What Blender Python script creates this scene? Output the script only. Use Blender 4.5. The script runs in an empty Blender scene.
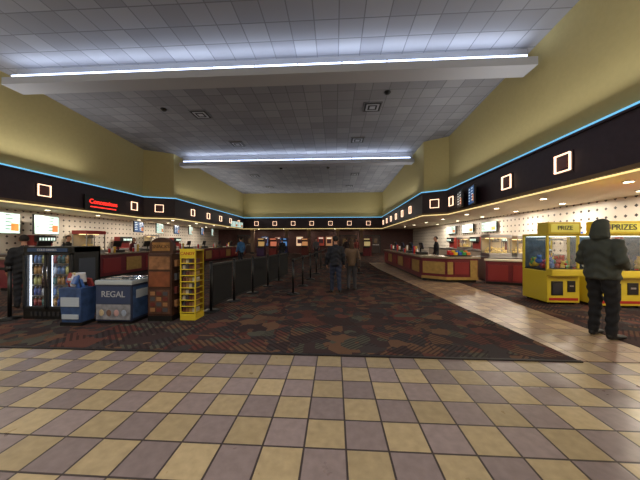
import bpy, bmesh, math, random
from mathutils import Vector, Matrix
random.seed(7)
S=bpy.context.scene
S.view_settings.view_transform='Standard'
def lin(c):
    r=[]
    for v in c:
        v=v/255.0
        r.append(v/12.92 if v<=0.04045 else ((v+0.055)/1.055)**2.4)
    return (r[0],r[1],r[2],1)
MATS={}
def mat(name,rgb,rough=0.5,metal=0.0,em=0.0,var=0.0):
    if name in MATS: return MATS[name]
    m=bpy.data.materials.new(name); m.use_nodes=True
    nt=m.node_tree; b=nt.nodes['Principled BSDF']
    col=lin(rgb)
    b.inputs['Base Color'].default_value=col
    b.inputs['Roughness'].default_value=rough
    b.inputs['Metallic'].default_value=metal
    if em>0:
        b.inputs['Emission Color'].default_value=col
        b.inputs['Emission Strength'].default_value=em
    if var>0:
        n=nt.nodes.new('ShaderNodeTexNoise'); n.inputs['Scale'].default_value=9
        n.inputs['Detail'].default_value=5
        g=nt.nodes.new('ShaderNodeNewGeometry')
        nt.links.new(g.outputs['Position'],n.inputs['Vector'])
        r=nt.nodes.new('ShaderNodeValToRGB')
        r.color_ramp.elements[0].position=0.3; r.color_ramp.elements[1].position=0.7
        r.color_ramp.elements[0].color=tuple(x*(1-var) for x in col[:3])+(1,)
        r.color_ramp.elements[1].color=tuple(min(1,x*(1+var)) for x in col[:3])+(1,)
        nt.links.new(n.outputs['Fac'],r.inputs['Fac']); nt.links.new(r.outputs['Color'],b.inputs['Base Color'])
    MATS[name]=m; return m
class NT:
    def __init__(s,name):
        s.m=bpy.data.materials.new(name); s.m.use_nodes=True; s.t=s.m.node_tree; s.b=s.t.nodes['Principled BSDF']
        MATS[name]=s.m
    def n(s,t,**k):
        x=s.t.nodes.new(t)
        for a,v in k.items(): setattr(x,a,v)
        return x
    def l(s,a,b): s.t.links.new(a,b)
    def math(s,op,a,b=None,c=None):
        x=s.n('ShaderNodeMath',operation=op)
        for i,v in enumerate((a,b,c)):
            if v is None: continue
            if isinstance(v,(int,float)): x.inputs[i].default_value=v
            else: s.l(v,x.inputs[i])
        return x.outputs[0]
    def mix(s,f,a,b,blend='MIX'):
        x=s.n('ShaderNodeMix',data_type='RGBA',blend_type=blend)
        if isinstance(f,(int,float)): x.inputs[0].default_value=f
        else: s.l(f,x.inputs[0])
        for i,v in ((6,a),(7,b)):
            if isinstance(v,tuple): x.inputs[i].default_value=v
            else: s.l(v,x.inputs[i])
        return x.outputs[2]
    def pos(s):
        g=s.n('ShaderNodeNewGeometry'); x=s.n('ShaderNodeSeparateXYZ'); s.l(g.outputs['Position'],x.inputs[0]); return g.outputs['Position'],x.outputs
    def cell(s,v,size,off):
        q=s.math('DIVIDE',s.math('SUBTRACT',v,off),size)
        f=s.math('FLOOR',q); fr=s.math('SUBTRACT',q,f)
        e=s.math('MINIMUM',fr,s.math('SUBTRACT',1.0,fr))
        return f,fr,e
    def noise(s,P,scale,detail=4):
        x=s.n('ShaderNodeTexNoise'); x.inputs['Scale'].default_value=scale; x.inputs['Detail'].default_value=detail
        s.l(P,x.inputs['Vector']); return x.outputs['Fac']
def tile_mat(name,ca,cb,grout):
    t=NT(name); P,o=t.pos(); T=0.305
    fi,_,ex=t.cell(o[0],T,0.08); fj,_,ey=t.cell(o[1],T,3.4)
    par=t.math('PINGPONG',t.math('ADD',fi,fj),1.0)
    e=t.math('MINIMUM',ex,ey)
    c=t.mix(par,lin(ca),lin(cb))
    cmb=t.n('ShaderNodeCombineXYZ'); t.l(fi,cmb.inputs[0]); t.l(fj,cmb.inputs[1])
    wn=t.n('ShaderNodeTexWhiteNoise',noise_dimensions='3D'); t.l(cmb.outputs[0],wn.inputs['Vector'])
    v=t.math('MULTIPLY_ADD',wn.outputs['Value'],0.3,0.85)
    nz=t.math('MULTIPLY_ADD',t.noise(P,14),0.6,0.7)
    hs=t.n('ShaderNodeHueSaturation'); t.l(c,hs.inputs['Color']); t.l(t.math('MULTIPLY',v,nz),hs.inputs['Value'])
    g=t.math('LESS_THAN',e,0.024)
    t.l(t.mix(g,hs.outputs[0],lin(grout)),t.b.inputs['Base Color'])
    t.l(t.math('MULTIPLY_ADD',t.noise(P,5),0.25,0.2),t.b.inputs['Roughness'])
    bp=t.n('ShaderNodeBump'); bp.inputs['Strength'].default_value=0.35; bp.inputs['Distance'].default_value=0.004
    t.l(t.math('ADD',t.math('MINIMUM',t.math('MULTIPLY',e,20),1.0),t.math('MULTIPLY',t.noise(P,30),0.3)),bp.inputs['Height'])
    t.l(bp.outputs[0],t.b.inputs['Normal']); return t.m
TILE=tile_mat('floor_tile',(174,154,120),(140,124,122),(66,56,54))
TILE2=tile_mat('floor_tile_band',(178,152,122),(156,128,110),(84,68,58))
def carpet():
    t=NT('carpet'); P,o=t.pos()
    def vor(sc,dist):
        x=t.n('ShaderNodeTexVoronoi',distance=dist); x.inputs['Scale'].default_value=sc; t.l(P,x.inputs['Vector']); return x
    a=vor(1.5,'CHEBYCHEV'); b=vor(4.2,'MANHATTAN')
    sa=t.n('ShaderNodeSeparateColor'); t.l(a.outputs['Color'],sa.inputs[0])
    sb=t.n('ShaderNodeSeparateColor'); t.l(b.outputs['Color'],sb.inputs[0])
    r=t.n('ShaderNodeValToRGB'); r.color_ramp.interpolation='CONSTANT'
    cr=r.color_ramp; cols=[(0,(74,58,56)),(0.2,(108,70,62)),(0.36,(72,66,66)),(0.5,(118,88,70)),(0.62,(70,56,56)),(0.76,(92,90,80)),(0.88,(104,62,56))]
    cr.elements[0].color=lin(cols[0][1]); cr.elements[1].position=cols[1][0]; cr.elements[1].color=lin(cols[1][1])
    for p,c in cols[2:]:
        e=cr.elements.new(p); e.color=lin(c)
    t.l(t.math('MULTIPLY_ADD',sb.outputs[0],0.5,t.math('MULTIPLY',sa.outputs[0],0.5)),r.inputs[0])
    u=t.math('ADD',o[0],o[1]); w=t.math('SUBTRACT',o[0],o[1])
    h1=t.math('GREATER_THAN',t.math('SINE',t.math('MULTIPLY',u,60)),0.2)
    h2=t.math('GREATER_THAN',t.math('SINE',t.math('MULTIPLY',w,76)),0.3)
    sel=t.math('GREATER_THAN',sa.outputs[1],0.5)
    hm=t.n('ShaderNodeMix',data_type='FLOAT'); t.l(sel,hm.inputs[0]); t.l(h1,hm.inputs[2]); t.l(h2,hm.inputs[3])
    f=t.math('MULTIPLY',t.math('MULTIPLY',hm.outputs[0],t.math('GREATER_THAN',sb.outputs[2],0.3)),0.7)
    c=t.mix(f,r.outputs[0],lin((46,38,40)))
    c2=t.mix(t.math('MULTIPLY',t.noise(P,160,2),0.6),c,lin((34,28,30)))
    t.l(c2,t.b.inputs['Base Color']); t.b.inputs['Roughness'].default_value=0.95
    t.b.inputs['Specular IOR Level'].default_value=0.1
    return t.m
CARPET=carpet()
def ceil_mat():
    t=NT('ceiling_tile'); P,o=t.pos()
    fi,_,ex=t.cell(o[0],0.61,0.1); fj,_,ey=t.cell(o[1],0.61,0.2)
    e=t.math('MINIMUM',ex,ey); g=t.math('LESS_THAN',e,0.022)
    cmb=t.n('ShaderNodeCombineXYZ'); t.l(fi,cmb.inputs[0]); t.l(fj,cmb.inputs[1])
    wn=t.n('ShaderNodeTexWhiteNoise',noise_dimensions='3D'); t.l(cmb.outputs[0],wn.inputs['Vector'])
    c=t.mix(wn.outputs['Value'],lin((134,135,142)),lin((154,155,162)))
    t.l(t.mix(g,c,lin((112,113,120))),t.b.inputs['Base Color']); t.b.inputs['Roughness'].default_value=0.9
    bp=t.n('ShaderNodeBump'); bp.inputs['Strength'].default_value=0.15; bp.inputs['Distance'].default_value=0.01
    t.l(t.math('MINIMUM',t.math('MULTIPLY',e,12),1.0),bp.inputs['Height']); t.l(bp.outputs[0],t.b.inputs['Normal'])
    return t.m
CEIL=ceil_mat()
def dots_mat():
    t=NT('wall_dotted_tile'); P,o=t.pos()
    _,fy,_=t.cell(o[1],0.3,0.0); _,fz,_=t.cell(o[2],0.3,0.05)
    d=t.math('ADD',t.math('ABSOLUTE',t.math('SUBTRACT',fy,0.5)),t.math('ABSOLUTE',t.math('SUBTRACT',fz,0.5)))
    k=t.math('LESS_THAN',d,0.19)
    t.l(t.mix(k,lin((214,206,194)),lin((50,44,46))),t.b.inputs['Base Color']); t.b.inputs['Roughness'].default_value=0.4
    return t.m
DOTS=dots_mat()
BEIGE=mat('wall_paint_beige',(188,174,120),0.85,var=0.03)
DARKP=mat('fascia_plum',(50,34,44),0.5,var=0.15)
CREAM=mat('cream_soffit',(212,202,178),0.8)
BLUE=mat('neon_blue',(104,180,222),0.4,em=1.2)
GOLD=mat('neon_gold',(250,222,150),0.4,em=1.2)
SQN=mat('neon_square',(255,214,180),0.4,em=2.0)
COVE=mat('cove_tube',(205,222,255),0.4,em=4.0)
DL=mat('downlight_lens',(255,236,200),0.4,em=10)
WHITE=mat('painted_white',(176,178,186),0.7)
BLACK=mat('black_plastic',(20,20,22),0.4)
BLACKM=mat('black_fabric',(24,24,26),0.85)
CHROME=mat('chrome',(170,170,175),0.25,1.0)
MAROON=mat('maroon_laminate',(112,36,48),0.4,var=0.1)
GOLDW=mat('gold_laminate',(176,142,80),0.4,var=0.15)
TOPC=mat('counter_top',(160,144,124),0.25,var=0.2)
YEL=mat('yellow_enamel',(214,188,50),0.35)
REDP=mat('red_paint',(176,36,34),0.4)
DWOOD=mat('dark_wood',(62,36,28),0.5,var=0.25)
ORANGE=mat('orange_board',(124,68,42),0.5,var=0.25)
SCRW=mat('screen_light',(190,215,205),0.4,em=1.0)
SCRB=mat('screen_blue',(40,80,130),0.3,em=0.8)
SCRK=mat('screen_dark',(14,18,34),0.3,em=0.5)
STEEL=mat('stainless',(160,160,160),0.35,0.9)
WARM=mat('warm_glow',(255,215,150),0.5,em=3.0)
COOLW=mat('cooler_light',(225,238,255),0.4,em=3.0)
def glass():
    t=NT('clear_glass'); tr=t.n('ShaderNodeBsdfTransparent'); gl=t.n('ShaderNodeBsdfGlossy'); gl.inputs['Roughness'].default_value=0.05
    mx=t.n('ShaderNodeMixShader'); mx.inputs[0].default_value=0.08; t.l(tr.outputs[0],mx.inputs[1]); t.l(gl.outputs[0],mx.inputs[2])
    t.l(mx.outputs[0],t.t.nodes['Material Output'].inputs['Surface']); return t.m
GLASS=glass()
class MB:
    def __init__(s,name): s.name=name; s.bm=bmesh.new(); s.ms=[]
    def mi(s,m):
        if m not in s.ms: s.ms.append(m)
        return s.ms.index(m)
    def merge(s,b,m,M=None,smooth=False):
        i=s.mi(m)
        for f in b.faces: f.material_index=i; f.smooth=smooth
        me=bpy.data.meshes.new('tmp'); b.to_mesh(me); b.free()
        if M: me.transform(M)
        s.bm.from_mesh(me); bpy.data.meshes.remove(me)
    def box(s,x0,x1,y0,y1,z0,z1,m,bev=0,rz=0,rx=0,piv=None):
        b=bmesh.new(); bmesh.ops.create_cube(b,size=1)
        for v in b.verts: v.co=Vector(((v.co.x+.5)*(x1-x0)+x0,(v.co.y+.5)*(y1-y0)+y0,(v.co.z+.5)*(z1-z0)+z0))
        if bev: bmesh.ops.bevel(b,geom=list(b.edges),offset=bev,segments=2,affect='EDGES',profile=0.7)
        M=None
        if rz or rx:
            c=Vector(piv) if piv else Vector(((x0+x1)/2,(y0+y1)/2,(z0+z1)/2))
            M=Matrix.Translation(c)@Matrix.Rotation(rz,4,'Z')@Matrix.Rotation(rx,4,'X')@Matrix.Translation(-c)
        s.merge(b,m,M)
    def cyl(s,p0,p1,r,m,seg=12,r2=None):
        p0=Vector(p0);p1=Vector(p1);d=p1-p0
        b=bmesh.new(); bmesh.ops.create_cone(b,cap_ends=True,segments=seg,radius1=r,radius2=r if r2 is None else r2,depth=d.length)
        q=d.to_track_quat('Z','Y').to_matrix().to_4x4()
        s.merge(b,m,Matrix.Translation((p0+p1)/2)@q,True)
    def sph(s,c,r,m,seg=12):
        b=bmesh.new(); bmesh.ops.create_uvsphere(b,u_segments=seg,v_segments=max(6,seg//2+2),radius=1)
        if not isinstance(r,(tuple,list)): r=(r,r,r)
        s.merge(b,m,Matrix.Translation(c)@Matrix.Diagonal((r[0],r[1],r[2],1)),True)
    def prism(s,poly,z0,z1,m,bev=0):
        b=bmesh.new(); lo=[b.verts.new((x,y,z0)) for x,y in poly]; hi=[b.verts.new((x,y,z1)) for x,y in poly]
        n=len(poly)
        b.faces.new(lo[::-1]); b.faces.new(hi)
        for i in range(n): b.faces.new((lo[i],lo[(i+1)%n],hi[(i+1)%n],hi[i]))
        bmesh.ops.recalc_face_normals(b,faces=b.faces)
        if bev: bmesh.ops.bevel(b,geom=list(b.edges),offset=bev,segments=2,affect='EDGES')
        bmesh.ops.triangulate(b,faces=[f for f in b.faces if len(f.verts)>4])
        s.merge(b,m)
    def ring(s,P,Q,z0,z1,m):
        for i in range(len(P)-1):
            b=bmesh.new(); pts=[P[i],P[i+1],Q[i+1],Q[i]]
            lo=[b.verts.new((x,y,z0)) for x,y in pts]; hi=[b.verts.new((x,y,z1)) for x,y in pts]
            b.faces.new(lo[::-1]); b.faces.new(hi)
            for k in range(4): b.faces.new((lo[k],lo[(k+1)%4],hi[(k+1)%4],hi[k]))
            bmesh.ops.recalc_face_normals(b,faces=b.faces)
            s.merge(b,m)
    def sheet(s,P,PT,z0,z1,m,nu=16,nv=8):
        for i in range(len(P)-1):
            b=bmesh.new(); g=[]
            for a in range(nu+1):
                u=a/nu; lo=Vector(P[i]).lerp(Vector(P[i+1]),u); hi=Vector(PT[i]).lerp(Vector(PT[i+1]),u)
                g.append([b.verts.new((*(lo.lerp(hi,c/nv)),z0+(z1-z0)*c/nv)) for c in range(nv+1)])
            for a in range(nu):
                for c in range(nv): b.faces.new((g[a][c],g[a+1][c],g[a+1][c+1],g[a][c+1]))
            s.merge(b,m,None,True)
    def path(s,pts,r,m,seg=8):
        for a,b in zip(pts[:-1],pts[1:]): s.cyl(a,b,r,m,seg)
    def hull(s,a,ra,c,rc,m):
        b=bmesh.new()
        for p,r in ((a,ra),(c,rc)):
            t=bmesh.new(); bmesh.ops.create_icosphere(t,subdivisions=2,radius=1)
            if not isinstance(r,(tuple,list)): r=(r,r,r)
            for v in t.verts: b.verts.new((v.co.x*r[0]+p[0],v.co.y*r[1]+p[1],v.co.z*r[2]+p[2]))
            t.free()
        h=bmesh.ops.convex_hull(b,input=list(b.verts))
        bmesh.ops.delete(b,geom=[v for v in b.verts if not v.link_faces],context='VERTS')
        s.merge(b,m,None,True)
    def text(s,txt,size,M,m,ext=0.01):
        cu=bpy.data.curves.new('t','FONT'); cu.body=txt; cu.size=size; cu.extrude=ext; cu.align_x='CENTER'; cu.align_y='CENTER'
        o=bpy.data.objects.new('t',cu); S.collection.objects.link(o); bpy.context.view_layer.update()
        me=bpy.data.meshes.new_from_object(o.evaluated_get(bpy.context.evaluated_depsgraph_get()))
        bpy.data.objects.remove(o); b=bmesh.new(); b.from_mesh(me); bpy.data.meshes.remove(me)
        s.merge(b,m,M)
    def done(s,loc=(0,0,0),rz=0,scale=1):
        me=bpy.data.meshes.new(s.name); s.bm.to_mesh(me); s.bm.free()
        for m in s.ms: me.materials.append(m)
        o=bpy.data.objects.new(s.name,me); S.collection.objects.link(o)
        o.location=loc; o.rotation_euler=(0,0,rz); o.scale=(scale,)*3
        return o
FRONT=Matrix.Rotation(math.pi/2,4,'X')
def face_px(loc):
    return Matrix.Translation(loc)@Matrix.Rotation(math.pi/2,4,'Z')@Matrix.Rotation(math.pi/2,4,'X')
def area(name,loc,sx,sy,e,col,direction=(0,0,-1),disk=False):
    ld=bpy.data.lights.new(name,'AREA'); ld.shape='DISK' if disk else 'RECTANGLE'; ld.size=sx
    if not disk: ld.size_y=sy
    ld.energy=e; ld.color=col
    o=bpy.data.objects.new(name,ld); S.collection.objects.link(o); o.location=loc
    z=-Vector(direction).normalized()
    if sy>sx: y=Vector((0,1,0)); x=y.cross(z).normalized(); y=z.cross(x)
    else: x=Vector((1,0,0)); y=z.cross(x).normalized(); x=y.cross(z)
    o.rotation_euler=Matrix((x,y,z)).transposed().to_euler()
    return o
# ---------------- ROOM ----------------
XL,XR,YF,YB=-14.5,9.3,-5,31.5
ZC=6.9; Z0=2.9; Z1=4.05
b=MB('floor'); b.box(XL,XR,YF,YB,-0.1,0,TILE); b.done()
b=MB('carpet_main'); b.prism([(XL+.02,3.4),(3.03,3.4),(2.3,14),(2.3,18),(9.2,18),(9.2,YB-.02),(XL+.02,YB-.02)],0,0.012,CARPET); b.done()
b=MB('carpet_side'); b.prism([(4.25,3.55),(9.2,3.55),(9.2,17.9),(4.45,17.9),(4.45,9)],0,0.012,CARPET); b.done()
b=MB('floor_border'); b.prism([(3.03,3.41),(4.24,3.41),(4.44,9),(4.44,17.9),(2.31,17.9),(2.31,14)],0,0.006,TILE2); b.done()
b=MB('trim_carpet_edge'); b.box(XL+.02,3.05,3.37,3.41,0,0.016,mat('edge_strip',(30,24,26),0.6)); b.done()
b=MB('ceiling'); b.box(XL,XR,YF,YB,ZC,ZC+.1,CEIL); b.done()
b=MB('wall_left'); b.box(XL-.1,XL,YF,YB,0,ZC,DOTS); b.done()
b=MB('wall_right'); b.box(XR,XR+.1,YF,YB,0,ZC,DOTS); b.done()
b=MB('wall_front'); b.box(XL,XR,YF-.1,YF,0,ZC,BEIGE); b.done()
b=MB('wall_back'); b.box(XL,XR,YB,YB+.1,0,ZC,mat('wall_burgundy',(76,44,42),0.6,var=0.2)); b.done()
L=[(-11.4,YF),(-11.4,8),(-11.4,14.8),(-9.9,15.5),(-10.4,29)]
R=[(5.2,29),(4.75,14.4),(5.8,13.7),(5.8,YF)]
def secs(d):
    l=[(x-d,y) for x,y in L]; l[-1]=(-10.4-d,29+d); r=[(x+d,y) for x,y in R]; r[0]=(5.2+d,29+d)
    return {'left':l,'back':[l[-1],r[0]],'right':r}
a0,a1,a2,a3=secs(0),secs(.15),secs(.08),secs(.3)
for sd in ('left','back','right'):
    b=MB('soffit_'+sd); b.ring(a0[sd],a1[sd],Z0,Z1,DARKP)
    b.ring(secs(-.03)[sd],a0[sd],Z0,Z0+.09,mat('fascia_trim',(120,96,64),0.5))
    b.ring(secs(-.06)[sd],a1[sd],Z1,Z1+.05,DARKP)
    b.done()
    b=MB('wall_upper_'+sd)
    if sd=='back': b.ring(a2[sd],a3[sd],Z1+.05,ZC,BEIGE)
    else:
        pt=list(a2[sd])
        if sd=='left': pt[0]=(-10.6,YF); pt[1]=(-10.6,8); pt[2]=(-11.3,14.7)
        else: pt[3]=(4.9,YF)
        b.sheet(a2[sd],pt,Z1+.05,ZC,BEIGE); b.ring(a3[sd],secs(.34)[sd],Z1+.05,ZC,BEIGE)
    b.done()
    b=MB('neon_tube_'+sd)
    b.path([(x,y,Z1+.08) for x,y in secs(-.03)[sd]],.03,BLUE)
    b.path([(x,y,Z0-.03) for x,y in secs(.02)[sd]],.022,GOLD)
    b.done()
b=MB('ceiling_lower')
b.prism([(XL,YF),(-11.5,YF),(-11.5,14.85),(-10,15.55),(-10.5,29.1),(-10.5,YB),(XL,YB)],Z0+.01,Z0+.12,CREAM)
b.prism([(XR,YF),(5.9,YF),(5.9,13.75),(4.85,14.45),(5.3,29.1),(5.3,YB),(XR,YB)],Z0+.01,Z0+.12,CREAM)
b.prism([(-10.5,29.1),(5.3,29.1),(5.3,YB),(-10.5,YB)],Z0+.01,Z0+.12,mat('dark_ceiling',(60,44,40),0.8))
b.done()
def beam(y,xl,xr,e):
    b=MB('ceiling_beam'); b.box(xl,xr,y,y+.55,6.2,6.38,WHITE); b.box(xl,xr,y+.38,y+.55,6.38,ZC,WHITE)
    b.box(xl,xr,y,y+.04,6.38,6.42,WHITE)
    b.done()
    b=MB('cove_light')
    n=12; w=(xr-xl-.4)/n
    for i in range(n):
        x=xl+.2+i*w; b.cyl((x+.02,y+.1,6.5),(x+w-.02,y+.1,6.5),.035,COVE,10); b.box(x,x+w,y+.07,y+.13,6.38,6.465,WHITE)
    b.done()
    area('cove_lamp',((xl+xr)/2,y+.1,6.56),xr-xl-.6,.08,e,(.76,.85,1),(0,-.6,1))
beam(7.2,-10.0,5.4,55); beam(15.7,-9.75,4.72,65)
UC=(.99,.97,.95)  # tint of added fill strips that brighten upper walls and ceiling, not hall fixtures
area('added_ledge_fill',(-11.0,3.5,4.22),.12,15,140,UC,(.75,0,1))
area('added_ledge_fill',(-9.7,22,4.22),.12,12.5,100,UC,(.75,0,1))
area('added_ledge_fill',(5.4,4.5,4.22),.12,17,140,UC,(-.75,0,1))
area('added_ledge_fill',(4.6,22,4.22),.12,12.5,100,UC,(-.75,0,1))
area('added_ledge_fill',(-2.5,28.6,4.22),13,.12,65,UC,(0,-.7,1))
def vent(x,y,s=.72):
    b=MB('ceiling_vent'); g=mat('vent_dark',(30,30,34),0.7)
    b.box(x-s/2,x+s/2,y-s/2,y+s/2,ZC-.03,ZC,mat('vent_frame',(120,120,126),.6))
    for k in range(4):
        q=s/2*(.9-.2*k); z=ZC-.031-.004*k; b.box(x-q,x+q,y-q,y+q,z-.006,z,g if k%2==0 else WHITE)
    b.done()
for x,y in ((-5.7,10.7),(1.5,10.5),(-5.4,14.1),(1.2,13.9),(-6.5,25.5),(1.4,25.5),(-6.6,21),(1.6,21)): vent(x,y)
for x,y in ((-7,10.2),(1.9,9.5),(-4,19),(-.5,19)):
    b=MB('ceiling_speaker'); b.cyl((x,y,ZC-.03),(x,y,ZC),.12,BLACK,20); b.sph((x,y,ZC-.04),(.1,.1,.06),BLACK); b.done()
def sqlamp(x,y,ang,z=3.47,s=.22):
    b=MB('square_wall_lamp'); 
    b.box(-s-.04,s+.04,-.03,-.001,-s-.04,s+.04,DARKP)
    t=.02
    b.box(-s,s,-.07,-.03,s-t,s+t*.4,SQN); b.box(-s,s,-.07,-.03,-s-t*.4,-s+t,SQN)
    b.box(-s-t*.4,-s+t,-.07,-.03,-s,s,SQN); b.box(s-t,s+t*.4,-.07,-.03,-s,s,SQN)
    b.box(-s*.6,s*.6,-.05,-.03,-s*.6,s*.6,mat('lamp_plate',(110,64,60),0.4))
    b.done((x,y,z),ang)
for y in (4.7,6.9,9.05,13.2): sqlamp(5.8,y,-math.pi/2)
for y in (7.2,9.5,14.05): sqlamp(-11.4,y,math.pi/2)
def onseg(p,q,t): return p[0]+(q[0]-p[0])*t,p[1]+(q[1]-p[1])*t
x,y=onseg(L[2],L[3],.5); sqlamp(x,y,math.atan2(.7,1.5))
x,y=onseg(R[2],R[1],.5); sqlamp(x,y,math.atan2(-.7,1.05))
for yy in (17.6,20,22.4,24.8,27.2):
    t=(yy-15.5)/13.5; sqlamp(-9.9-.5*t,yy,math.pi/2)
for yy in (16.8,19,21.2,23.4,25.6,27.8):
    t=(yy-14.4)/14.6; sqlamp(4.75+.45*t,yy,-math.pi/2)
for i in range(7): sqlamp(-8.9+i*2.1,29,0)
def down(x,y,e=22,col=(1,.88,.72)):
    b=MB('downlight'); b.cyl((x,y,Z0-.015),(x,y,Z0+.01),.11,WHITE,20); b.cyl((x,y,Z0-.02),(x,y,Z0-.012),.085,DL,20); b.done()
    if e: area('downlight_lamp',(x,y,Z0-.03),.16,0,e,col,disk=True)
for y in (1.5,4,6.5,9,11.5,14,17,20,23,26): down(6.9,y,46); 
for y in (2.7,5.2,7.7,10.2,12.7,15.5,18.5,22): down(8.5,y,56)
for y in (3,6,8.5,11,13.5,16.5,19.5,22.5,25.5): down(-13,y,60)
for y in (17,20,23,26): down(-11,y,34)
for x in (-9,-6,-3,0,3): down(x,30.2,18)
for x,y,e in ((-8,-2.5,200),(2,-2.5,200),(-3,1.0,180)):  # added fill lights and their panels, out of view, to brighten floor and hall
    b=MB('unseen_fill_panel'); b.box(x-.6,x+.6,y-.3,y+.3,ZC-.05,ZC,WHITE); b.done()
    area('unseen_fill_light',(x,y,ZC-.06),1.1,.5,e,(1,.97,.92))
b=MB('neon_sign'); b.box(-11.38,-11.3,11.1,13.0,2.95,3.62,BLACK,.01)
nr=mat('neon_red',(255,50,40),0.4,em=2.0)
b.text('Concessions',.3,face_px((-11.28,12.05,3.34)),nr)
b.box(-11.3,-11.28,11.35,12.75,3.08,3.12,nr)
b.done()
def screen(name,cx,cy,cz,w,h,ang,mt,rows=5):
    b=MB(name); b.box(-w/2,w/2,0,.07,-h/2,h/2,BLACK,.008); b.box(-w/2+.03,w/2-.03,-.006,0,-h/2+.03,h/2-.03,mt)
    tx=mat('screen_text',(235,240,235),0.4,em=1.1); pic=mat('screen_picture',(200,120,60),0.4,em=.7)
    for i in range(rows):
        z=h/2-.1-(h-.16)*i/rows
        for k in range(2):
            x0=-w/2+.08+k*w*.48; L_=w*.3*random.uniform(.6,1)
            b.box(x0,x0+L_,-.01,-.006,z-.02,z+.01,tx if mt is not SCRW else mat('screen_ink',(60,90,70),0.4,em=.2))
    b.box(w*.2,w*.44,-.01,-.006,-h*.35,0,pic)
    return b.done((cx,cy,cz),ang)
screen('menu_screen',5.6,11.0,3.38,.9,.75,-math.pi/2-.25,SCRB); screen('menu_screen',5.6,12.0,3.38,.9,.75,-math.pi/2-.25,SCRK)
for y in (9.9,11.5): screen('menu_screen',-13.6,y,2.25,1.5,.9,math.pi/2+.3,SCRW)
for y in (16,18,20,22,24,26): screen('menu_screen',-12.6,y,2.4,1.6,.7,math.pi/2+.35,SCRW if y%4 else SCRB)
for y in (25.5,27): screen('menu_screen',-10.1,y,3.2,1.2,.6,math.pi/2-.2,SCRW)
for y in (16,18.5,21): screen('menu_screen',XR-.15,y,2.35,1.5,.6,-math.pi/2,SCRW)
# ---------- counters ----------
PR=mat('panel_red',(140,46,50),0.4)
b=MB('concession_counter')
P=[(-9.2,7.2),(-9.2,26),(-10,26),(-10,7.2)]
b.prism(P,0.012,.1,BLACK); b.prism([(-9.15,7.15),(-9.15,26.05),(-10,26.05),(-10,7.15)],.1,.95,MAROON)
b.prism([(-9.05,7.05),(-9.05,26.1),(-10.1,26.1),(-10.1,7.05)],.95,1.0,TOPC,.01)
for i in range(16):
    y=7.4+i*1.16; b.box(-9.15,-9.12,y,y+.85,.22,.8,GOLDW if i%3==0 else PR,.008)
b.done()
b=MB('service_counter'); b.box(-14.4,-13.7,6,27,0.012,.92,mat('counter_grey',(140,128,116),0.5),.01); b.box(-14.4,-13.65,5.95,27.05,.92,.97,STEEL,.01); b.done()
def register(x,y,z,ang):
    b=MB('cash_register'); b.box(-.2,.2,-.2,.2,0,.1,BLACK,.01); b.cyl((0,.05,.1),(0,.05,.28),.03,BLACK); b.box(-.2,.2,0,.04,.22,.5,BLACK,.01,rx=-.25)
    b.box(-.17,.17,-.012,-.002,.25,.47,SCRB,rx=-.25,piv=(0,.02,.36)); b.box(.1,.22,-.25,-.15,.1,.16,STEEL,.01); b.done((x,y,z),ang)
for y in (8.0,10.9,12.7,14.4,16.5,18.5,21,23.5): register(-9.6,y,1.0,-math.pi/2)
def popper(x,y,z,w=.8,h=.85,d=.6,ang=0,name='popcorn_warmer',cap=None):
    b=MB(name); b.box(-w/2,w/2,-d/2,d/2,0,.14,STEEL,.01); b.box(-w/2,w/2,-d/2,d/2,h-.14,h,cap or mat('warmer_cap',(190,176,164),.4),.015)
    for sx in (-1,1):
        for sy in (-1,1): b.box(sx*(w/2-.02)-.015,sx*(w/2-.02)+.015,sy*(d/2-.02)-.015,sy*(d/2-.02)+.015,.14,h-.14,STEEL)
    b.box(-w/2+.02,w/2-.02,-d/2+.005,-d/2+.01,.14,h-.14,GLASS)
    b.box(-w/2+.04,w/2-.04,-.05,.05,h-.16,h-.14,WARM)
    b.box(-w/2+.02,w/2-.02,d/2-.03,d/2-.01,.14,h-.14,CREAM)
    pc=mat('popcorn',(246,224,150),.8)
    for i in range(60): b.sph((random.uniform(-w/2+.08,w/2-.08),random.uniform(-d/2+.08,d/2-.1),.15+random.random()**2*.2),.04,pc,6)
    b.cyl((0,0,h-.3),(0,0,h-.15),.14,STEEL,16,.12); b.box(-w/2,w/2,-d/2-.02,-d/2,h-.12,h-.02,REDP if cap else STEEL)
    b.done((x,y,z),ang)
for y in (9,13.6,19): popper(-14,y,.97,.9,1.0,ang=math.pi/2)
popper(-9.6,9.6,1.0,.8,.9,ang=math.pi/2,cap=REDP)
def soda(x,y,z,ang):
    b=MB('soda_dispenser'); b.box(-.4,.4,-.1,.3,0,.8,mat('soda_body',(130,40,36),.4),.02); b.box(-.4,.4,-.35,-.1,0,.06,STEEL,.01); b.box(-.4,.4,-.3,-.1,.5,.8,BLACK,.02)
    for i in range(6): b.cyl((-.3+i*.12,-.2,.42),(-.3+i*.12,-.2,.5),.02,BLACK); b.box(-.34+i*.12,-.27+i*.12,-.31,-.3,.55,.68,SCRW)
    b.done((x,y,z),ang)
for y in (7.4,11.6,16.4,22): soda(-14,y,.97,math.pi/2)
CUPC=[(190,40,40),(230,220,210),(60,90,160),(220,180,60)]
def cups(x,y,z,n=4):
    b=MB('cup_stack')
    for i in range(n):
        cx=(i%2)*.12; cy=(i//2)*.12; hgt=random.choice((.18,.26,.34)); m=mat('cup%d'%(i%4),CUPC[i%4],.5)
        b.cyl((cx,cy,0),(cx,cy,hgt),.038,m,14,.05); b.cyl((cx,cy,hgt),(cx,cy,hgt+.012),.053,WHITE,14)
    b.done((x,y,z))
for y in (7.5,8.7,10.4,11.7,13.5,15.4,17.5,19.8,22.3): cups(-9.5,y,1.0)
b=MB('concession_counter')
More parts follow.
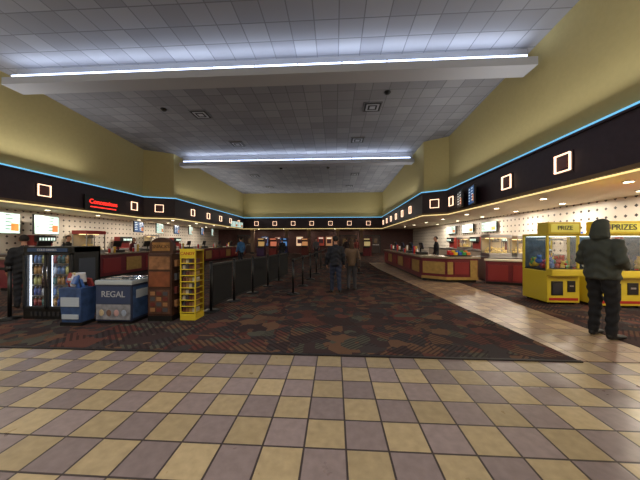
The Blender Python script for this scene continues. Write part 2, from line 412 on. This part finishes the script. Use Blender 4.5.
base=[(3.3,17.5),(3.3,10.1),(4.0,9.55),(5.1,9.55),(5.1,10.4),(4.3,10.5),(4.1,10.8),(4.1,17.5)]
def grow(P,d):
    out=[]; n=len(P)
    for i in range(n):
        p0,p1,p2=Vector(P[i-1]),Vector(P[i]),Vector(P[(i+1)%n])
        e1=(p1-p0).normalized(); e2=(p2-p1).normalized()
        n1=Vector((-e1.y,e1.x)); n2=Vector((-e2.y,e2.x)); nn=(n1+n2).normalized()
        out.append(tuple(p1-nn*d/max(.4,nn.dot(n1))))
    return out
b.prism(grow(base,-.05),.013,.1,BLACK); b.prism(base,.1,.86,MAROON); b.prism(grow(base,.06),.86,.93,TOPC,.012)
def panel(b,p,q,t0,t1,z0,z1,m,o=.02):
    p=Vector(p);q=Vector(q);d=(q-p); L_=d.length; d.normalize(); ang=math.atan2(d.y,d.x)
    a=p+d*L_*t0; c=p+d*L_*t1; mid=(a+c)/2; w=(c-a).length
    bb=bmesh.new(); bmesh.ops.create_cube(bb,size=1)
    b.merge(bb,m,Matrix.Translation((mid.x,mid.y,(z0+z1)/2))@Matrix.Rotation(ang,4,'Z')@Matrix.Diagonal((w,2*o,z1-z0,1)))
panel(b,(3.3,10.1),(4.0,9.55),.06,.94,.3,.74,GOLDW); panel(b,(4.0,9.55),(5.1,9.55),.03,.2,.3,.74,GOLDW)
panel(b,(4.0,9.55),(5.1,9.55),.75,.97,.15,.8,GOLDW); panel(b,(4.0,9.55),(5.1,9.55),.25,.7,.3,.74,PR)
for i in range(6): panel(b,(3.3,17.5),(3.3,10.1),.02+i*.165,.14+i*.165,.28,.74,GOLDW if i%2 else PR)
panel(b,(3.3,10.1),(4.0,9.55),0,1,.1,.2,GOLDW,.012); panel(b,(4.0,9.55),(5.1,9.55),0,1,.1,.2,GOLDW,.012)
b.done()
for y in (11.3,12.8,14.4,16): register(3.7,y,.93,math.pi/2)
for y in (12,13.6,15.2,16.8): cups(3.6,y,.93)
CC=[(200,40,40),(230,190,40),(40,90,180),(60,150,70),(210,110,40)]
b=MB('candy_display_case'); b.box(4.2,5.0,9.75,10.2,.935,.98,BLACK); 
for i in range(5):
    for j in range(2): b.box(4.24+i*.15,4.36+i*.15,9.8+j*.2,9.9+j*.2,.98,1.08+j*.06,mat('candy%d'%(i),CC[i],.4),.005)
b.done()
b=MB('partition_counter')
P=[(5.25,9.35),(7.2,8.5),(7.35,8.8),(5.4,9.65)]
b.prism(P,.013,.8,MAROON); b.prism(grow(P,.04),.8,.86,CREAM,.01)
for i in range(3): panel(b,(5.25,9.35),(7.2,8.5),.03+i*.33,.3+i*.33,.15,.68,PR)
panel(b,(5.25,9.35),(7.2,8.5),0,1,.02,.1,BLACK)
b.done()
b=MB('service_counter'); b.box(5.7,8.2,9.95,10.7,.012,.85,mat('counter_grey',(120,108,98)),.01); b.box(5.65,8.25,9.9,10.75,.85,.9,STEEL,.01); b.done()
popper(6.15,10.3,.9,.8,.85); popper(7.15,10.3,.9,.8,.8)
b=MB('service_counter'); b.box(8.5,9.2,11,24,.013,.9,mat('counter_grey',(120,108,98)),.01); b.box(8.45,9.25,10.95,24.05,.9,.95,STEEL,.01); b.done()
for y in (12,15,18.3): popper(8.85,y,.95,.8,.8,ang=-math.pi/2)
for y in (13.5,16.6,20): soda(8.85,y,.95,-math.pi/2)
b=MB('cup_dispenser_rack'); b.box(9.1,9.28,8,11,1.5,1.53,STEEL)
for i in range(14):
    yy=8.12+i*.21; b.cyl((9.18,yy,1.53),(9.18,yy,1.85),.06,mat('cup%d'%(i%4),(0,0,0)),12,.05)
b.done()
# ---------- drinks cooler ----------
def cooler(x,y):
    b=MB('drinks_cooler'); w,d,h=1.0,.6,1.38
    b.box(0,.04,.05,d,.03,h,BLACK,.006); b.box(w-.04,w,.05,d,.03,h,BLACK,.006); b.box(0,w,d-.04,d,.03,h,BLACK); b.box(0,w,.02,d,.0,.2,BLACK,.01); b.box(0,w,.02,d,h-.12,h,BLACK,.01)
    b.box(.04,w-.04,d-.06,d-.045,.2,h-.12,mat('cooler_inside',(150,165,180),.5)); b.box(.06,w-.06,.1,.13,h-.14,h-.122,COOLW); b.box(w/2-.01,w/2+.01,.08,.1,.22,h-.14,COOLW)
    for xx in (.06,w-.075): b.box(xx,xx+.015,.08,.1,.22,h-.14,COOLW)
    for gx in range(8): b.box(.15+gx*.09,.2+gx*.09,.012,.02,.06,.14,mat('grille',(50,50,54),.5))
    cols=[(140,56,56),(70,110,110),(170,130,80),(60,84,150),(190,200,215),(96,130,180),(180,180,120)]
    for s_ in range(5):
        z=.22+s_*.208; b.box(.04,w-.04,.1,d-.06,z-.012,z,STEEL)
        for k in range(11):
            xx=.09+k*.082; c=cols[(k//2+s_*3)%7]; m=mat('bottle_%d_%d_%d'%c,c,.25)
            for yy in (.16,.27): b.cyl((xx,yy,z),(xx,yy,z+.12),.029,m,10); b.cyl((xx,yy,z+.12),(xx,yy,z+.155),.028,m,10,.012); b.cyl((xx,yy,z+.155),(xx,yy,z+.175),.014,WHITE,8)
    for dx in (0,w/2):
        x0,x1=dx+.01,dx+w/2-.01; fr=mat('door_frame',(40,42,46),.35)
        b.box(x0,x0+.045,0,.045,.2,h-.12,fr,.005); b.box(x1-.045,x1,0,.045,.2,h-.12,fr,.005); b.box(x0,x1,0,.045,.2,.245,fr,.005); b.box(x0,x1,0,.045,h-.165,h-.12,fr,.005)
        b.box(x0+.045,x1-.045,.02,.025,.245,h-.165,GLASS)
        hx=x1-.03 if dx==0 else x0+.03
        b.cyl((hx,-.03,.6),(hx,-.03,1.0),.012,CHROME); b.cyl((hx,-.03,.62),(hx,0,.62),.01,CHROME); b.cyl((hx,-.03,.98),(hx,0,.98),.01,CHROME)
    b.box(.1,w-.1,.005,.02,h-.1,h-.03,mat('header_blue',(40,56,80),.4,em=.3))
    b.text('COLD DRINKS',.06,Matrix.Translation((w/2,.0,h-.065))@FRONT,WHITE,.003)
    b.box(w,w+.003,.14,.48,.7,1.15,mat('cooler_side_print',(60,66,80),.5))
    b.done((x,y,.012))
cooler(-5.95,4.6)
def bin_(x,y):
    b=MB('snack_display_bin'); bl=mat('bin_blue',(60,84,130),.4,var=.3); w2=mat('bin_white',(180,190,205),.5)
    b.box(-.2,.2,-.14,.14,0,.06,BLACK); 
    bb=bmesh.new(); bmesh.ops.create_cube(bb,size=1)
    for v in bb.verts:
        t=v.co.z+.5; v.co=Vector((v.co.x*(.34+.08*t),v.co.y*(.26+.06*t),.06+t*.6))
    b.merge(bb,bl)
    b.box(-.17,.17,-.158,-.15,.34,.5,w2); b.box(-.15,.15,-.155,-.14,.12,.2,w2)
    for i in range(14):
        cx=random.uniform(-.14,.14); cy=random.uniform(-.1,.1); z=.72+random.uniform(0,.14)
        b.box(cx-.06,cx+.06,cy-.02,cy+.02,z-.1,z+.08,mat('bag%d'%(i%4),[(60,100,170),(210,210,220),(150,60,60),(190,170,100)][i%4],.35),.015,rz=random.uniform(-.5,.5),rx=random.uniform(-.4,.4))
    b.done((x,y,.012))
bin_(-4.62,4.42)
def chest(x0,x1,y0,y1):
    b=MB('ice_cream_chest'); w=x1-x0; d=y1-y0; g=mat('chest_navy',(44,52,76),.4,var=.1)
    b.box(0,w,0,d,.05,.7,g,.02); b.box(.02,w-.02,.02,d-.02,0,.06,BLACK); b.box(-.01,w+.01,-.01,d+.01,.7,.78,mat('chest_white',(180,186,192),.4),.02)
    b.box(.03,w-.03,.03,d/2-.01,.78,.79,mat('lid_glass',(80,100,120),.1)); b.box(.03,w-.03,d/2+.01,d-.03,.785,.797,mat('lid_glass',(60,80,100)))
    b.box(w*.4,w*.6,d/2-.03,d/2-.01,.79,.81,CHROME)
    b.box(.02,w-.02,-.006,0,.36,.67,mat('chest_graphic',(54,66,98),.4)); b.box(.02,w-.02,-.006,0,.08,.35,mat('chest_graphic2',(132,132,140),.4,var=.5))
    for i in range(4): b.sph((.12+i*.14,-.006,.2),(.05,.004,.06),mat('scoop%d'%i,[(190,170,140),(120,90,80),(190,150,150),(150,160,180)][i],.6),10)
    b.text('REGAL',.15,Matrix.Translation((w/2,-.008,.53))@FRONT,WHITE,.004)
    b.box(w,w+.005,.03,d-.03,.1,.66,mat('chest_side',(60,84,124),.4,var=.3))
    b.box(w+.005,w+.01,.1,d-.1,.45,.6,mat('chest_white',(185,190,195)))
    b.done((x0,y0,.012))
chest(-4.3,-3.62,4.42,5.0)
def kiosk(x,y):
    b=MB('promotional_kiosk'); w,d=.46,.42
    b.box(0,w,0,d,0,.1,BLACK); b.box(0,w,.0,d,.1,1.25,DWOOD,.012)
    b.box(.03,w-.03,-.01,0,.14,.58,mat('kiosk_panel',(86,56,44),.5,var=.4)); b.box(.03,w-.03,-.012,0,.64,.92,ORANGE); b.box(.03,w-.03,-.012,0,.96,1.2,mat('kiosk_poster',(130,90,62),.4,var=.5))
    n=14; pts=[(0,1.25)]+[(w/2-math.cos(math.pi*i/n)*w/2,1.38+math.sin(math.pi*i/n)*.17) for i in range(n+1)]+[(w,1.25)]
    bb=bmesh.new(); f=[bb.verts.new((px,.04,pz)) for px,pz in pts]; k=[bb.verts.new((px,.14,pz)) for px,pz in pts]
    bb.faces.new(f); bb.faces.new(k[::-1])
    for i in range(len(pts)): bb.faces.new((f[i],k[i],k[(i+1)%len(pts)],f[(i+1)%len(pts)]))
    bmesh.ops.recalc_face_normals(bb,faces=bb.faces); b.merge(bb,DWOOD)
    b.box(.06,w-.06,.03,.04,1.3,1.46,mat('kiosk_gold',(140,100,56),.4,var=.3)); b.text('SNACKS',.09,Matrix.Translation((w/2,.028,1.38))@FRONT,DWOOD,.003)
    ccs=[(150,106,70),(100,44,40),(70,70,76)]
    for i in range(3):
        for j in range(4): b.box(.06+i*.12,.15+i*.12,-.016,-.012,.18+j*.1,.25+j*.1,mat('card%d'%((i+j)%3),ccs[(i+j)%3],.5))
    for j in range(4):
        b.box(w,w+.06,.05,d-.05,.25+j*.25,.262+j*.25,DWOOD)
        for i in range(3): b.box(w+.005,w+.05,.07+i*.1,.15+i*.1,.262+j*.25,.38+j*.25,mat('card%d'%((i+j)%3),(1,1,1)),.004)
    b.done((x,y,.012))
kiosk(-3.47,4.62)
def rack(x,y):
    b=MB('candy_rack'); w,d,h=.3,.32,1.3
    b.box(0,w,0,d,0,.12,YEL,.01)
    for sx in (0,w-.02):
        for sy in (0,d-.02): b.box(sx,sx+.02,sy,sy+.02,.12,h,YEL)
    b.box(0,w,d-.015,d,.12,h,mat('rack_back',(150,110,40),.5)); b.box(0,w,0,d,h,h+.02,YEL); b.box(0,w,-.01,0,h-.14,h+.04,YEL,.005); b.text('CANDY',.08,Matrix.Translation((w/2,-.012,h-.05))@FRONT,REDP,.003)
    for s_ in range(9):
        z=.14+s_*.115; b.box(0,w,0,d,z,z+.008,YEL); b.box(0,w,-.006,0,z,z+.018,YEL)
        for i in range(4):
            c=(i*3+s_*2)%5; m=mat('rackbox%d'%c,[(90,44,40),(150,116,66),(64,62,70),(120,80,56),(176,166,146)][c],.5)
            b.box(.03+i*.063,.085+i*.063,.03,.2,z+.008,z+.085,m,.004)
    b.done((x,y,.012))
rack(-2.9,4.7)
# ---------- queue ----------
def stanchion(x,y,tgt=None,h=1.0):
    b=MB('queue_stanchion'); b.cyl((0,0,0),(0,0,.02),.18,BLACK,24); b.cyl((0,0,.02),(0,0,.05),.17,BLACK,24,.04); b.cyl((0,0,.04),(0,0,h-.08),.03,BLACK,14); b.cyl((0,0,h-.08),(0,0,h),.038,BLACK,14)
    if tgt:
        dx,dy=tgt[0]-x,tgt[1]-y; L_=math.hypot(dx,dy); a=math.atan2(dy,dx)
        bb=bmesh.new(); bmesh.ops.create_cube(bb,size=1)
        b.merge(bb,BLACKM,Matrix.Rotation(a,4,'Z')@Matrix.Translation((L_/2,0,h-.045))@Matrix.Diagonal((L_-.06,.006,.05,1)))
    b.done((x,y,.012))
ss=[(-1.16,7.15),(-1.06,8.5),(-.95,10),(-.85,11.8),(-.75,13.8),(-.6,16)]
for i,p in enumerate(ss): stanchion(p[0],p[1],ss[i+1] if i+1<len(ss) else None)
s2=[(1.1,12),(1.15,14),(1.2,16.5)]
for i,p in enumerate(s2): stanchion(p[0],p[1],s2[i+1] if i+1<len(s2) else None)
stanchion(-6.2,4.6,(-8.2,4.6)); stanchion(-8.2,4.6)
pp=[(-2.62,5.35),(-2.5,6.3),(-2.35,7.3),(-2.2,8.4),(-2.1,9.6),(-2.0,11)]
for i in range(len(pp)-1):
    p,q=Vector(pp[i]),Vector(pp[i+1]); d=q-p; a=math.atan2(d.y,d.x); L_=d.length
    b=MB('queue_barrier_panel'); b.cyl((0,0,0),(0,0,.02),.17,BLACK,24); b.cyl((0,0,.02),(0,0,1.02),.03,BLACK,14); b.cyl((0,0,1.02),(0,0,1.05),.036,BLACK,14)
    b.box(.05,L_-.12,-.012,.012,.12,.97,BLACKM,.004); b.box(.03,L_-.1,-.016,.016,.96,1.0,BLACK,.004); b.box(.03,L_-.1,-.016,.016,.1,.13,BLACK,.004)
    b.done((p.x,p.y,.012),a)
# ---------- claw machines ----------
def claw(x,y,w,ang=0,body=YEL,txt='PRIZE'):
    b=MB('claw_machine'); d=.8
    for sx in (.06,w-.1):
        for sy in (.06,d-.1): b.cyl((sx+.02,sy+.02,0),(sx+.02,sy+.02,.06),.03,BLACK)
    b.box(0,w,0,d,.05,.78,body,.02)
    b.box(-.0,w,-.14,.05,.68,.84,body,.03); b.box(.06,w-.06,-.12,.0,.842,.852,BLACK)
    b.cyl((w*.5,-.06,.85),(w*.5,-.06,.94),.012,CHROME); b.sph((w*.5,-.06,.95),.028,REDP); b.cyl((w*.75,-.06,.85),(w*.75,-.06,.87),.03,REDP)
    b.box(w*.12,w*.48,-.012,0,.22,.55,BLACK,.01); b.box(w*.16,w*.44,-.018,-.01,.26,.5,mat('flap',(50,50,56),.2)); b.box(w*.62,w*.86,-.012,0,.3,.56,BLACK,.01); b.box(w*.68,w*.8,-.016,-.01,.42,.46,CHROME)
    b.box(.04,w-.04,-.006,0,.1,.16,REDP)
    b.box(.03,w-.03,.03,d-.03,.78,.8,BLACK)
    for sx in (0,w-.045):
        for sy in (0,d-.045): b.box(sx,sx+.045,sy,sy+.045,.78,1.62,body,.006)
    b.box(.045,w-.045,.012,.018,.8,1.6,GLASS); b.box(.012,.018,.045,d-.045,.8,1.6,GLASS); b.box(w-.018,w-.012,.045,d-.045,.8,1.6,GLASS)
    b.box(.045,w-.045,d-.03,d-.02,.8,1.6,mat('claw_back',(70,84,100),.3,var=.4))
    b.box(0,w,0,d,1.6,1.66,body,.01); b.box(.06,w-.06,.06,d-.06,1.585,1.6,mat('claw_light',(225,245,240),.4,em=2.0))
    b.box(.0,w,-.04,.3,1.64,1.93,body,.03)
    b.box(.05,w-.05,-.05,-.035,1.69,1.88,mat('marquee',(226,216,90),.4,em=.12))
    b.text(txt,.15*w/.8,Matrix.Translation((w/2,-.056,1.785))@FRONT,mat('marquee_ink',(60,60,60),.4),.004)
    b.box(.06,w-.06,d*.45,d*.5,1.5,1.54,STEEL); b.cyl((w/2,d*.47,1.25),(w/2,d*.47,1.5),.01,CHROME); b.sph((w/2,d*.47,1.24),.05,CHROME)
    for k in range(3):
        a=k*2.094; b.path([(w/2,d*.47,1.23),(w/2+.09*math.cos(a),d*.47+.09*math.sin(a),1.17),(w/2+.04*math.cos(a),d*.47+.04*math.sin(a),1.08)],.008,CHROME,6)
    cs=[(180,70,60),(210,180,70),(70,110,180),(90,150,90),(200,120,160),(220,220,215)]
    for i in range(26):
        cx=random.uniform(.13,w-.13); cy=random.uniform(.12,d-.15); cz=.86+random.uniform(0,.16); m=mat('plush%d'%(i%6),cs[i%6],.9)
        b.sph((cx,cy,cz),(.08,.07,.075),m,8); b.sph((cx,cy-.02,cz+.09),.05,m,8); b.sph((cx-.04,cy-.02,cz+.13),.02,m,6); b.sph((cx+.04,cy-.02,cz+.13),.02,m,6)
    b.done((x,y,.012),ang)
claw(4.95,6.35,.72); claw(5.85,6.1,.95,txt='PRIZES'); claw(6.95,5.95,.8,body=REDP)
# ---------- far area ----------
def poster(x,w=.8,z0=.9,z1=2.0,c=(200,120,60),e=.22):
    b=MB('poster_lightbox'); y=YB-.085
    b.box(x-w/2-.06,x+w/2+.06,y,y+.08,z0-.06,z1+.06,BLACK,.01); b.box(x-w/2,x+w/2,y-.01,y,z0,z1,mat('poster_%d'%c[0],c,.4,em=e))
    b.box(x-w/3,x+w/3,y-.014,y-.01,z0+.3,z1-.3,mat('poster_fig',(60,30,40),.4,em=.2)); b.box(x-w/3,x+w/3,y-.016,y-.01,z1-.22,z1-.1,mat('poster_title',(250,240,220),.4,em=.6)); b.done()
poster(-7,c=(150,80,60)); poster(-4.3,c=(230,190,155),e=.7); poster(-1.7,c=(160,64,50)); poster(-.7,c=(205,150,110)); poster(-8.6,c=(90,110,160))
def ddoor(name,x):
    b=MB(name); y=YB-.07; dk=mat('door_paint',(56,34,32),.45)
    b.box(x-1.05,x-.97,y-.04,y+.06,0.012,2.2,BLACK); b.box(x+.97,x+1.05,y-.04,y+.06,0.012,2.2,BLACK); b.box(x-1.05,x+1.05,y-.04,y+.06,2.12,2.22,BLACK)
    for s_ in (-1,1):
        a,c=(x-.96,x-.01) if s_<0 else (x+.01,x+.96)
        b.box(a,c,y,y+.05,.02,2.12,dk,.01); b.box(a+.3,c-.3,y-.01,y,1.2,1.8,mat('door_glass',(90,70,50),.1,em=.2)); b.box(a+.1,c-.1,y-.05,y-.02,1.0,1.05,CHROME)
    b.done()
ddoor('door_1',1.6); ddoor('door_2',4.4); ddoor('door_3',-11)
for x in (-9.6,-5.6,-3,.3,3):
    b=MB('column'); b.box(x-.18,x+.18,29.6,29.96,.014,Z0,mat('column_paint',(110,84,66),.6),.02); b.box(x-.22,x+.22,29.56,30,.014,.2,BLACK,.01); b.box(x-.22,x+.22,29.56,30,Z0-.2,Z0-.01,GOLDW,.01); b.done()
def arcade(x,y,ang,c,sc):
    b=MB('arcade_cabinet'); m=mat('cab_%d'%c[0],c,.4)
    prof=[(-.35,0),(.35,0),(.35,1.8),(-.2,1.8),(-.25,1.55),(0.0,1.45),(-.1,1.05),(-.4,.95),(-.4,.8),(-.35,.75)]
    for x0 in (-.36,.32):
        bb=bmesh.new(); f=[bb.verts.new((x0,p,z)) for p,z in prof]; k=[bb.verts.new((x0+.04,p,z)) for p,z in prof]
        bb.faces.new(f); bb.faces.new(k[::-1])
        for i in range(len(prof)): bb.faces.new((f[i],k[i],k[(i+1)%len(prof)],f[(i+1)%len(prof)]))
        bmesh.ops.recalc_face_normals(bb,faces=bb.faces); bmesh.ops.triangulate(bb,faces=[q for q in bb.faces if len(q.verts)>4]); b.merge(bb,m)
    sm=mat('cabscr_%d'%sc[0],sc,.3,em=.6)
    b.box(-.32,.32,-.3,.33,0,.8,m); b.box(-.32,.32,-.36,0,.8,.9,BLACK); b.box(-.32,.32,.05,.33,.8,1.75,BLACK); b.box(-.3,.3,.0,.05,.98,1.42,sm); b.box(-.32,.32,-.22,.1,1.55,1.78,m); b.box(-.28,.28,-.226,-.22,1.6,1.72,sm)
    b.cyl((-.1,-.25,.9),(-.1,-.25,.98),.012,CHROME); b.sph((-.1,-.25,.99),.025,REDP)
    b.done((x,y,.012),ang)
arcade(-6,25,0,(130,34,30),(210,120,90)); arcade(-5,25.1,0,(30,40,90),(90,140,200)); arcade(-7.2,25,0,(60,30,80),(190,150,90)); arcade(-3.2,27.5,0,(110,40,34),(200,140,90)); arcade(3.2,26,-.3,(90,20,30),(180,160,110))
# ---------- people ----------
SKIN=mat('skin',(186,134,108),.55)
def person(name,x,y,hd,h,top,pants,shoes,hair,bulk=1.0,hem=.84,arms=None,stride=0.0,hood=False,longhair=False,vox=.018,bag=None,headpitch=0,headyaw=0,z=0.012):
    T=mat('cloth_%d_%d_%d'%top,top,.85,var=.15); Pn=mat('trouser_%d_%d_%d'%pants,pants,.9,var=.1); Sh=mat('shoe_%d'%shoes[0],shoes,.5); Hr=mat('hair_%d'%hair[0],hair,.8,var=.3)
    parts=[]; B=bulk
    def seg(a,ra,c,rc,m):
        f=lambda r:(r,r,r) if not isinstance(r,tuple) else r
        parts.append((Vector(a),f(ra),Vector(c),f(rc),m))
    seg((0,0,hem+.03),(.168*B,.128*B,.03),(0,0,1.1),(.158*B,.122*B,.1),T)
    seg((0,0,1.1),(.158*B,.122*B,.1),(0,-.01,1.32),(.172*B,.125*B,.1),T)
    seg((-.11,-.01,1.39),(.085,.08*B,.065),(.11,-.01,1.39),(.085,.08*B,.065),T)
    seg((0,-.01,1.41),(.1,.085,.05),(0,.0,1.48),(.068,.07,.03),T)
    seg((0,0,.92),(.13,.1,.08),(0,0,.98),(.13,.1,.05),Pn)
    for s_,st in ((-1,stride),(1,-stride)):
        hip=(s_*.085,0,.9); kn=(s_*.1,st*.5+.04,.5); back=st<-.05
        an=(s_*.105,st,.1+(.06 if back else 0))
        seg(hip,.1*(.7+.3*B),kn,.072*(.7+.3*B),Pn); seg(kn,.072*(.7+.3*B),an,.058*(.7+.3*B),Pn)
        seg((an[0],an[1],an[2]-.02),.05,(an[0],an[1]-.02,an[2]-.055),(.045,.05,.045),Sh)
        seg((an[0],an[1]-.02,an[2]-.055),(.045,.05,.045),(an[0]+s_*.025,an[1]+.17,max(.035,an[2]-.06-(.05 if back else 0))),(.048,.06,.032),Sh)
    arms=arms or [((-.25,-.03,1.13),(-.26,.08,.9)),((.25,-.03,1.13),(.26,.08,.9))]
    hands=[]
    for s_,(el,wr) in zip((-1,1),arms):
        sh=(s_*.175,-.01,1.385); seg(sh,.068*B,el,.056*B,T); seg(el,.056*B,wr,.042*B,T); hands.append((s_,Vector(el),Vector(wr)))
    hc=Vector((0,.03,1.635))
    seg((0,.0,1.48),.055,(0,.015,1.58),.052,SKIN)
    if hood: seg((0,-.035,1.63),(.098,.1,.115),(0,-.05,1.5),(.12,.1,.07),T); seg((0,-.02,1.68),(.09,.095,.08),(0,-.03,1.6),(.1,.1,.1),T)
    b=MB('tmp')
    for a,ra,c,rc,m in parts: b.hull(a,ra,c,rc,m)
    o=b.done(); r=o.modifiers.new('r','REMESH'); r.mode='VOXEL'; r.voxel_size=vox
    sm=o.modifiers.new('s','SMOOTH'); sm.factor=.5; sm.iterations=3
    bpy.context.view_layer.update()
    me=bpy.data.meshes.new_from_object(o.evaluated_get(bpy.context.evaluated_depsgraph_get())); bpy.data.objects.remove(o)
    ml=[T,Pn,Sh,SKIN]
    out=MB(name)
    for m in ml+[Hr]: out.mi(m)
    def ratio(p,a,ra,c,rc):
        d=c-a; t=max(0,min(1,(p-a).dot(d)/max(1e-9,d.length_squared))); q=a+d*t; e=p-q
        return math.sqrt(sum((e[i]/(ra[i]*(1-t)+rc[i]*t))**2 for i in range(3)))
    bb=bmesh.new(); bb.from_mesh(me)
    if bulk>1.1:
        for v in bb.verts:
            p=v.co
            if p.z>.15 and p.z<1.5: v.co=p+v.normal*.007*math.sin(p.z*46+math.sin(p.x*17+p.y*13)*2.2)
    for f in bb.faces:
        p=f.calc_center_median(); best=min(parts,key=lambda q:ratio(p,q[0],q[1],q[2],q[3])); f.material_index=ml.index(best[4]); f.smooth=True
    m2=bpy.data.meshes.new('x'); bb.to_mesh(m2); bb.free(); out.bm.from_mesh(m2)
    hm=MB('tmp2')
    hm.hull(hc+Vector((0,-.01,.03)),(.074,.092,.085),hc+Vector((0,.015,-.05)),(.056,.065,.05),SKIN); hm.hull(hc+Vector((0,.03,-.085)),(.035,.04,.025),hc+Vector((0,.02,-.04)),(.05,.06,.04),SKIN)
    hm.hull(hc+Vector((0,.085,.015)),(.009,.012,.01),hc+Vector((0,.107,-.022)),(.016,.014,.012),SKIN)
    for s_ in (-1,1): hm.sph(hc+Vector((s_*.078,-.005,-.005)),(.012,.022,.033),SKIN,8)
    ho=hm.done(); r=ho.modifiers.new('r','REMESH'); r.mode='VOXEL'; r.voxel_size=.008; sm=ho.modifiers.new('s','SMOOTH'); sm.iterations=2
    bpy.context.view_layer.update(); hme=bpy.data.meshes.new_from_object(ho.evaluated_get(bpy.context.evaluated_depsgraph_get())); bpy.data.objects.remove(ho)
    R_=Matrix.Translation(hc)@Matrix.Rotation(math.radians(headyaw),4,'Z')@Matrix.Rotation(math.radians(headpitch),4,'X')@Matrix.Translation(-hc)
    bb=bmesh.new(); bb.from_mesh(hme)
    out.merge(bb,SKIN,R_,True)
    def addm(c,r,m): 
        q=bmesh.new(); bmesh.ops.create_uvsphere(q,u_segments=10,v_segments=8,radius=1); out.merge(q,m,R_@Matrix.Translation(c)@Matrix.Diagonal((r[0],r[1],r[2],1)),True)
    ew=mat('eye_white',(230,225,220),.3); ed=mat('eye_dark',(30,22,20),.3); lp=mat('lips',(150,80,76),.5)
    for s_ in (-1,1):
        addm(hc+Vector((s_*.031,.078,.012)),(.013,.01,.008),ew); addm(hc+Vector((s_*.031,.087,.012)),(.006,.004,.006),ed); addm(hc+Vector((s_*.031,.084,.032)),(.02,.006,.004),Hr)
    addm(hc+Vector((0,.083,-.055)),(.024,.008,.007),lp)
    q=bmesh.new(); bmesh.ops.create_uvsphere(q,u_segments=20,v_segments=14,radius=1)
    bmesh.ops.delete(q,geom=[v for v in q.verts if (v.co.y>.25 and v.co.z<.42) or v.co.z<(-.75 if not longhair else -.9)],context='VERTS')
    out.merge(q,Hr,R_@Matrix.Translation(hc+Vector((0,-.015,.03)))@Matrix.Diagonal((.084,.1,.098,1)),True)
    if longhair:
        out.hull(hc+Vector((0,-.05,.0)),(.08,.06,.08),hc+Vector((0,-.085,-.17)),(.085,.035,.05),Hr)
    for s_,el,wr in hands:
        d=(wr-el).normalized(); up=Vector((s_*1.0,0,0)); side=d.cross(up); 
        if side.length<.1: side=Vector((0,0,1))
        side.normalize(); nrm=side.cross(d).normalized()
        if nrm.x*s_>0: nrm=-nrm
        pc=wr+d*.03; pe=wr+d*.085
        for k in (-1,0,1): out.hull(pc+side*.02*k,.016,pe+side*.022*k,.014,SKIN)
        fwd=side if side.y>0 or abs(side.y)<.01 else -side
        for k,Ln in zip((-1.5,-.5,.5,1.5),(.06,.075,.08,.07)):
            p0=pe+fwd*.019*k; p1=p0+d*Ln*.5+nrm*.006; p2=p1+(d*.8+nrm*.6).normalized()*Ln*.3; p3=p2+(d*.4+nrm*.9).normalized()*Ln*.25
            out.hull(p0,.0095,p1,.009,SKIN); out.hull(p1,.009,p2,.0082,SKIN); out.hull(p2,.0082,p3,.007,SKIN)
        t0=pc+fwd*.022; t1=t0+fwd*.03+d*.025; t2=t1+d*.035+nrm*.008
        out.hull(t0,.013,t1,.011,SKIN); out.hull(t1,.011,t2,.009,SKIN)
    if bag:
        m=mat('bag_leather',bag,.5); out.box(.2,.3,-.18,.12,.82,1.08,m,.03); out.path([(.25,-.15,1.06),(.2,-.1,1.3),(.16,-.02,1.5),(.2,.06,1.3),(.25,.1,1.06)],.01,m,6)
    return out.done((x,y,z),-math.radians(hd),h/1.75)
person('person_standing',4.12,4.25,75,1.82,(60,64,58),(22,22,26),(20,20,22),(44,44,46),bulk=1.28,hem=.86,hood=True,vox=.012,
  arms=[((-.26,.0,1.14),(-.16,.22,1.0)),((.26,-.08,1.15),(.17,.18,1.06))])
person('person_walking',0.02,7.37,-5,1.62,(30,32,42),(44,50,72),(26,26,28),(30,24,20),bulk=1.12,stride=.13)
person('person_walking',.5,7.8,5,1.53,(108,86,68),(66,64,70),(50,42,36),(70,48,32),bulk=1.02,stride=-.12,longhair=True,bag=(50,32,26))
person('person_standing',5.6,4.5,60,1.6,(36,32,38),(30,30,34),(120,34,34),(34,28,26),bulk=1.15)
person('person_standing',-7.0,5.45,-60,1.62,(34,34,38),(40,40,46),(26,26,26),(36,28,24),bulk=1.15)
person('person_queueing',-5.4,14.6,-60,1.7,(60,110,160),(34,34,44),(24,24,26),(36,26,20))
person('person_queueing',-3.6,17.5,-40,1.65,(30,30,34),(38,42,54),(24,24,26),(26,20,18),bulk=1.11)
person('person_walking',.9,20,10,1.7,(50,36,38),(34,38,50),(24,24,26),(26,20,18),stride=.12)
person('person_walking',-1.6,22,170,1.7,(90,90,96),(34,38,50),(24,24,26),(36,30,18),stride=.12)
person('person_standing',1.9,23,150,1.68,(120,50,46),(34,38,50),(24,24,26),(36,30,18))
person('cashier',-10.7,9.8,80,1.7,(30,30,34),(24,24,28),(24,24,26),(36,26,20))
person('cashier',-10.7,13.2,85,1.65,(96,32,34),(24,24,28),(24,24,26),(60,40,24),longhair=True)
person('cashier',4.8,12.6,-80,1.7,(30,30,34),(24,24,28),(24,24,26),(36,26,20))
# ---------- camera ----------
cd=bpy.data.cameras.new('cam'); cd.sensor_width=36; cd.lens=259*36/640; cd.clip_end=200; cd.clip_start=.05
co=bpy.data.objects.new('camera',cd); S.collection.objects.link(co); co.location=(0,0,1.5); co.rotation_euler=(math.radians(90.2),0,math.radians(3.3))
S.camera=co
w=bpy.data.worlds.new('world'); w.use_nodes=True; w.node_tree.nodes['Background'].inputs[0].default_value=(.02,.02,.025,1); S.world=w
